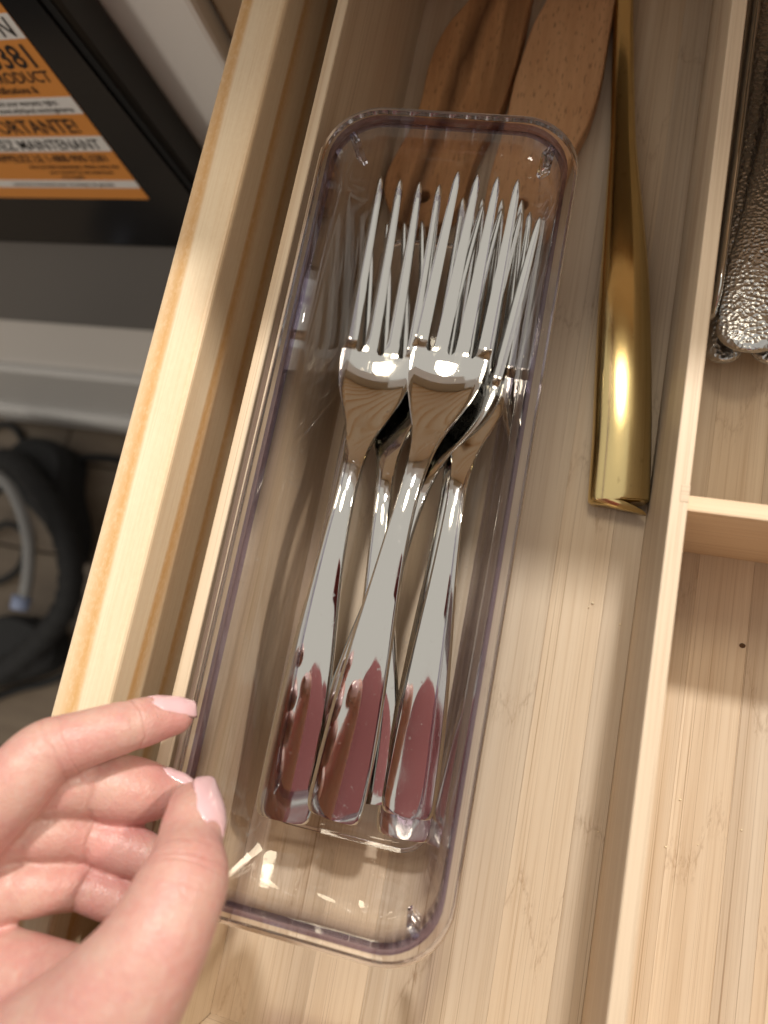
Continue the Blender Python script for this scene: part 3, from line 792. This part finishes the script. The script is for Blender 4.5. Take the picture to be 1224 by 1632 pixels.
# ------------------------------------------------------------------ hand
def hp(px, py, z): return at(px, py, z)
person = empty('person', hp(-60, 1560, 7.0)); tag(person, 'left hand with pink nails pinching the rim of the clear bin', 'person')
HV, HF = [], []
def add(vs, fs):
    o = len(HV); HV.extend(vs); HF.extend([[i + o for i in f] for f in fs])
def limb(spec, flat=1.0, upv=None, creases=(), n=24, sub=10, tipround=True):
    """spec: (px, py, z, radius in photo pixels), from the root to the tip"""
    P = [hp(a, b, c) for a, b, c, r in spec]; R = [rad(r, p) for (a, b, c, r), p in zip(spec, P)]
    path = catmull(P, sub); rr = [v.x for v in catmull([Vector((r, 0, 0)) for r in R], sub)]
    for cpos, dep in creases:
        for i in range(len(rr)):
            u = i / sub; rr[i] *= 1 - dep * math.exp(-((u - cpos) / 0.10) ** 2)
    rings = []
    def ring(p, t, r):
        up = upv or Vector((0, 0, 1)); u = t.cross(up).normalized(); v = u.cross(t)
        return [p + u * (math.cos(2 * math.pi * k / n) * r) + v * (math.sin(2 * math.pi * k / n) * r * flat) for k in range(n)]
    t0 = (path[1] - path[0]).normalized(); t1 = (path[-1] - path[-2]).normalized()
    for k in range(6, 0, -1):
        a = math.pi / 2 * k / 6.3; rings.append(ring(path[0] - t0 * rr[0] * math.sin(a), t0, rr[0] * math.cos(a)))
    for i, p in enumerate(path):
        t = (path[min(i + 1, len(path) - 1)] - path[max(i - 1, 0)]).normalized(); rings.append(ring(p, t, rr[i]))
    for k in range(1, 7):
        a = math.pi / 2 * k / 6.3; rings.append(ring(path[-1] + t1 * rr[-1] * math.sin(a), t1, rr[-1] * math.cos(a)))
    add(*loft(rings))
    return path, rr
# fingers (root .. tip)
limb([(-120, 1400, 9.6, 70), (-50, 1325, 9.9, 66), (20, 1255, 9.9, 60), (72, 1202, 9.6, 54), (135, 1178, 9.2, 46), (205, 1157, 8.6, 41), (245, 1147, 8.1, 37), (278, 1141, 7.7, 30)],
     creases=((3.5, 0.03), (5.05, 0.05)))
limb([(-120, 1450, 9.2, 64), (-40, 1345, 9.3, 58), (35, 1270, 9.1, 52), (90, 1253, 8.9, 48), (150, 1252, 8.3, 49), (205, 1258, 7.9, 51), (245, 1263, 7.5, 44), (278, 1264, 7.2, 32)],
     creases=((4.15, 0.08), (2.6, 0.03)))
limb([(-110, 1500, 9.0, 60), (-50, 1390, 9.0, 52), (15, 1333, 9.0, 44), (75, 1328, 8.8, 40), (140, 1334, 8.1, 38), (200, 1352, 7.8, 38), (250, 1370, 7.6, 32)],
     creases=((2.7, 0.06), (4.2, 0.08)))
limb([(-90, 1560, 8.9, 60), (-50, 1470, 8.8, 56), (5, 1424, 8.9, 50), (60, 1414, 8.7, 44), (125, 1412, 8.1, 38), (180, 1432, 7.8, 36), (225, 1452, 7.6, 30)],
     creases=((2.6, 0.06), (4.2, 0.09)))
# thumb
limb([(60, 1740, 10.2, 150), (150, 1640, 10.3, 118), (205, 1570, 10.4, 102), (243, 1510, 10.3, 88), (274, 1448, 10.0, 78), (294, 1398, 9.65, 71), (301, 1350, 9.1, 54), (310, 1310, 8.6, 50), (310, 1290, 8.25, 43)],
     creases=((6.2, 0.03),), sub=10)
# palm and heel of the hand
limb([(-110, 1440, 9.6, 80), (-60, 1560, 9.2, 95), (0, 1680, 9.2, 150), (40, 1850, 9.0, 210)], flat=0.75)
limb([(-120, 1560, 8.9, 80), (-30, 1580, 9.0, 95), (70, 1610, 9.4, 100), (150, 1640, 9.9, 95)], flat=0.8)
limb([(-110, 1500, 9.2, 70), (-20, 1545, 9.0, 70), (60, 1575, 9.3, 75), (130, 1600, 9.9, 80)], flat=0.7)
limb([(20, 1800, 9.3, 200), (60, 2050, 9.0, 215), (80, 2400, 9.0, 230)], flat=0.8)
hand = mk('hand', HV, HF, M['skin'], person, smooth=True)
rm = hand.modifiers.new('remesh', 'REMESH'); rm.mode = 'VOXEL'; rm.voxel_size = 0.0006; rm.use_smooth_shade = True
sm = hand.modifiers.new('smooth', 'SMOOTH'); sm.factor = 0.5; sm.iterations = 9
# nails, laid on the finger surface
from mathutils.bvhtree import BVHTree
bpy.context.view_layer.update()
_dg = bpy.context.evaluated_depsgraph_get(); _he = hand.evaluated_get(_dg)
_mw = Matrix.Translation(PBASE * S)
BVH = BVHTree.FromPolygons([(_mw @ v.co) / S for v in _he.data.vertices], [list(p.vertices) for p in _he.data.polygons])
def nail(center, along, out, L, W, free=0.25, drop=0.03):
    """plate with its long axis 'along' (root to free edge), pressed onto the finger along -out"""
    a = along.normalized(); o = (out - a * out.dot(a)).normalized(); s_ = a.cross(o)
    nu, nv = 20, 14; H_ = [[None] * (nv + 1) for _ in range(nu + 1)]; XY = {}
    for i in range(nu + 1):
        u = i / nu; x = (u - 0.5) * L
        wd = W * math.sqrt(max(0.0, 1 - max(0, (u - 0.50) / 0.50) ** 2.4 * 0.80)) * (1 - max(0, (0.25 - u) / 0.25) ** 2 * 0.45)
        for j in range(nv + 1):
            f = -1 + 2 * j / nv; q = center + a * (x - 0.10 * L * f * f * (1 - u)) + s_ * (f * wd / 2); XY[i, j] = q
            hit = BVH.ray_cast(q + o * 0.95, -o)
            hgt = (hit[0] - q).dot(o) if hit[0] is not None else -9.0
            lim = H_[i - 1][j] - drop * 0.9 if i else -9.0
            if i > nu * 0.45: hgt = max(hgt, lim)
            H_[i][j] = hgt
    for _ in range(6):          # fair the plate
        N_ = [r[:] for r in H_]
        for i in range(1, nu):
            for j in range(1, nv): N_[i][j] = (H_[i][j] * 2 + H_[i - 1][j] + H_[i + 1][j] + H_[i][j - 1] + H_[i][j + 1]) / 6
        H_ = N_
    vs, fs = [], []
    for lay in (0.045, -0.06):
        for i in range(nu + 1):
            for j in range(nv + 1):
                e = 1 - (abs(-1 + 2 * j / nv)) ** 4; root = min(1.0, i / (nu * 0.15))
                vs.append(XY[i, j] + o * (H_[i][j] + (lay * (0.25 + 0.75 * e) * (0.3 + 0.7 * root) if lay > 0 else lay)))
    q = (nu + 1) * (nv + 1)
    for i in range(nu):
        for j in range(nv):
            b = i * (nv + 1) + j; fs.append([b, b + 1, b + nv + 2, b + nv + 1]); fs.append([q + b, q + b + nv + 1, q + b + nv + 2, q + b + 1])
    for i in range(nu):
        for j in (0, nv):
            b = i * (nv + 1) + j; fs.append([b, b + nv + 1, q + b + nv + 1, q + b] if j == 0 else [b, q + b, q + b + nv + 1, b + nv + 1])
    for j in range(nv):
        fs.append([j, q + j, q + j + 1, j + 1]); b = nu * (nv + 1) + j; fs.append([b, b + 1, q + b + 1, q + b])
    return mk('nail', vs, fs, M['nail'], hand, smooth=True)
no = Vector((0.93, 0.18, 0.52)).normalized(); na = (hp(322, 1258, 8.0) - hp(310, 1330, 8.9)).normalized()
nail(hp(316, 1290, 8.35), na, no, 1.45, 1.05)
nail(hp(278, 1141, 7.75), hp(312, 1134, 7.3) - hp(245, 1147, 8.1), Vector((-0.1, 0.92, 0.36)), 1.05, 0.72)
nail(hp(286, 1264, 7.1), hp(318, 1266, 6.9) - hp(245, 1262, 7.5), Vector((0.05, 0.97, 0.05)), 0.85, 0.70)
# red knit top of the person behind the camera
def torso():
    rings = []; n = 32
    for z, a, b, x, y in ((-40, 17, 12, 2, -46), (-20, 17, 12, 2, -44), (0, 18, 12, 2, -42), (20, 19, 12, 2, -40), (40, 20, 11, 2, -39), (52, 18, 9, 2, -38), (58, 8, 7, 2, -38)):
        rings.append([Vector((x + a * math.cos(2 * math.pi * k / n), y + b * math.sin(2 * math.pi * k / n), z)) for k in range(n)])
    return loft(rings)
vs, fs = torso(); mk('knit_top', vs, fs, M['red_knit'], person, smooth=True)
armp = catmull([Vector((20, -38, 48)), Vector((27, -34, 34)), Vector((24, -18, 24)), Vector((12, -8, 27)), Vector((7, -6, 29))], 8)
vs, fs = tube(armp, [5.5] * 8 + [5.2] * 8 + [4.6] * 8 + [3.6] * (len(armp) - 24), 20); mk('sleeve', vs, fs, M['red_knit'], person, smooth=True)

# ------------------------------------------------------------------ kitchen range left of the drawer
YR = 20.0
rg = empty('kitchen_range', (-55, YR + 20, FZ)); tag(rg, 'white kitchen range with black glass oven door and orange sticker', 'range')
box('body', -95, -21.0, YR, YR + 55, -44.5, 16, M['enamel'], rg, 0.3, 2)
box('toe_kick', -95, -21.2, YR - 0.9, YR + 40, -60, -44.9, M['enamel_shaded'], rg, 0.6, 3)
box('foot_rail', -95, -21.4, YR - 2.2, YR + 38, FZ, -60.3, M['enamel_shaded'], rg, 1.2, 4)
box('storage_drawer', -95, -22.0, YR - 1.2, YR - 0.01, -29.2, -13.6, M['grey_panel'], rg, 0.5, 3)
dx0 = -25.2
door = box('oven_door', -95, dx0, YR - 2.4, YR - 0.01, -13.0, 15, M['black_trim'], rg, 0.35, 2)
def sub(name, x0, x1, z0, z1, yy, th, mat, parent, bev=0.0):
    return box(name, x0, x1, yy - th, yy, z0, z1, mat, parent, bev, 1)
YD = YR - 2.4
xg = on_y(75, 0, YD).x
sub('seal', xg - 0.25, xg + 0.15, -12.9, 14.5, YD + 0.001, 0.05, M['gap'], door)
sub('glass_panel', -90, xg - 0.3, -12.2, 14, YD + 0.001, 0.2, M['black_glass'], door)
YS = YD - 0.2
zz = [on_y(px, py, YS).z for px, py in ((-8, 4), (5, 20), (39, 60), (111, 153), (134, 180), (157, 216), (180, 240), (211, 287), (225, 299), (238, 317))]
xr = on_y(238, 317, YS).x
st = sub('sticker', xr - 30, xr, zz[-1], zz[0] + 5, YS + 0.001, 0.03, M['orange'], door)
for a, b in ((1, 2), (3, 4), (5, 6), (7, 8)):
    box('white_band', xr - 29.99, xr - 0.01, YS - 0.04, YS - 0.028, zz[b], zz[a], M['paper'], door)
def skew(o):
    for v in o.data.vertices: v.co.x += (v.co.z + (o.parent.location.z + rg.location.z) - zz[-1] * S) * 0.092
skew(st)
for o in list(door.children):
    if o.name.startswith('white_band'): skew(o)
def lettering(txt, xright, zbase, height, parent, squeeze=0.9):
    cu = bpy.data.curves.new('lettering', 'FONT'); cu.body = txt; cu.align_x = 'RIGHT'; cu.size = 1.0; cu.extrude = 0.0; cu.resolution_u = 2; cu.offset = 0.014
    tmp = bpy.data.objects.new('tmp', cu); COL.objects.link(tmp)
    dg = bpy.context.evaluated_depsgraph_get(); me = bpy.data.meshes.new_from_object(tmp.evaluated_get(dg))
    bpy.data.objects.remove(tmp)
    kk = height / 0.70
    vs = [Vector((xright + v.co.x * kk * squeeze, YS - 0.052, zbase + v.co.y * kk)) for v in me.vertices]; fs = [list(p.vertices) for p in me.polygons]
    o = mk('lettering', vs, fs, M['ink'], parent); skew(o)
    return o
def band_text(txt, a, b, h, pos, inset, sq=0.80):
    zb = zz[b] + (zz[a] - zz[b]) * pos
    lettering(txt, xr - inset, zb, (zz[a] - zz[b]) * h, door, sq)
band_text('REGISTER YOUR RANGE N', 1, 2, 0.76, 0.12, 0.3)
band_text('1-800-253-3381', 2, 3, 0.38, 0.54, 0.25)
band_text('REGISTER THIS PRODUCT', 2, 3, 0.20, 0.28, 0.3)
band_text('for product notifications &', 2, 3, 0.13, 0.09, 1.6)
band_text('to protect your warranty rights.', 3, 4, 0.30, 0.58, 1.0)
band_text('visit www.whirlpool.com/registerna', 3, 4, 0.30, 0.14, 0.4)
band_text('IMPORTANTE!', 4, 5, 0.62, 0.18, 0.9)
band_text('ENREGISTREZ MAINTENANT', 5, 6, 0.66, 0.16, 0.45)
band_text('APPELEZ LE 1-888-900-3381', 6, 7, 0.24, 0.66, 0.6)
band_text('votre produit maintenant, visitez notre site', 6, 7, 0.13, 0.44, 0.35)
band_text('pour recevoir les avis importants', 6, 7, 0.12, 0.25, 1.0)
band_text('et les rappels', 6, 7, 0.11, 0.08, 3.2)
band_text('conservez ce document pour vos dossiers de garantie', 7, 8, 0.45, 0.28, 1.6)
# brown cabinet side right of the range
cb = empty('base_cabinet', (-18, YR + 30, FZ + 8)); tag(cb, 'brown cabinet side seen behind the pine drawer edge', 'cabinet')
box('side_panel', -20.8, -16.4, YR + 1.0, YR + 55, FZ + 8, 17.3, M['cab'], cb, 0.1, 1)
box('reflected_rail', -16.3, 60, 16.6, 18.4, 10.2, 17.35, M['pine'], cb, 0.15, 2)  # unseen rail, added so the fork heads reflect pale wood

# ------------------------------------------------------------------ things on the kitchen floor
def fp(px, py, dz=0): return at(px, py, FZ + dz)
vc = empty('vacuum_cleaner', fp(100, 780, 0)); tag(vc, 'black vacuum head with curved black hose on the kitchen floor', 'vacuum cleaner')
hpth = catmull([fp(-40, 745, 6), fp(20, 735, 7), fp(70, 790, 8), fp(108, 870, 8), fp(110, 950, 7), fp(75, 1010, 6), fp(20, 1060, 5), fp(-60, 1100, 4)], 8)
vs, fs = tube(hpth, [1.7 + 0.16 * math.sin(i * 2.2) for i in range(len(hpth))], 14); mk('hose', vs, fs, M['rubber'], vc, smooth=True)
def pad(name, pts, z0, z1, mat, parent, sh=0.85):
    b_ = catmull([fp(x, y, 0) for x, y in pts] + [fp(*pts[0], 0)], 5)[:-1]; c = sum(b_, Vector()) / len(b_)
    rings = [[Vector((p.x, p.y, FZ + z0)) for p in b_], [Vector((p.x, p.y, FZ + z1 * 0.7)) for p in b_], [Vector((c.x + (p.x - c.x) * sh, c.y + (p.y - c.y) * sh, FZ + z1)) for p in b_]]
    vs, fs = loft(rings); return mk(name, vs, fs, mat, parent, smooth=False)
pad('floor_head', [(40, 740), (70, 712), (115, 716), (140, 740), (138, 790), (150, 850), (140, 900), (118, 860), (70, 810), (45, 790)], 0.3, 6, M['charcoal'], vc)
pad('base', [(-20, 1010), (30, 985), (70, 985), (110, 1010), (105, 1060), (40, 1085), (-20, 1090)], 0.3, 5, M['charcoal'], vc)
tb = catmull([fp(-60, 740, 12), fp(0, 762, 12), (fp(28, 800, 12)), fp(45, 860, 12), fp(44, 920, 11), fp(36, 958, 10)], 8)
vs, fs = tube(tb, 0.8, 12); mk('grey_tube', vs, fs, M['grey_tube'], vc, smooth=True)
vs, fs = tube([fp(36, 950, 10), fp(30, 972, 10)], [1.3, 1.1], 12); mk('tube_cap', vs, fs, M['blue_cap'], vc, smooth=True)
cbl = catmull([fp(-30, 690, 0.6), fp(10, 676, 0.6), fp(35, 700, 0.6), fp(20, 730, 0.6), fp(-20, 715, 0.6)], 8)
vs, fs = tube(cbl, 0.55, 8); o = mk('power_cable', vs, fs, M['rubber'], None, smooth=True, origin=fp(10, 690, 0)); tag(o, 'thin black power cable looped on the floor below the range', 'cable')

for pts, r, lb in (([(-40, 860, 1), (10, 835, 1.5), (40, 855, 1), (30, 905, 1), (-10, 930, 1), (-50, 925, 1)], 0.5, 'thin dark cable curling inside the vacuum hose loop'),
                   ([(-40, 1125, 0.6), (30, 1098, 0.6), (80, 1085, 0.8), (150, 1050, 0.6), (180, 1010, 0.6)], 0.6, 'dark cable trailing along the floor past the vacuum base'),
                   ([(-30, 800, 4), (20, 770, 5), (60, 775, 4), (100, 735, 2), (170, 730, 0.7), (230, 745, 0.7)], 0.6, 'dark cable running right from the vacuum head under the range')):
    c_ = catmull([fp(*q) for q in pts], 8); vs, fs = tube(c_, r, 8)
    o = mk('power_cable', vs, fs, M['rubber'], None, smooth=True, origin=fp(*pts[1][:2], 0)); tag(o, lb, 'cable', 'cables on the kitchen floor')
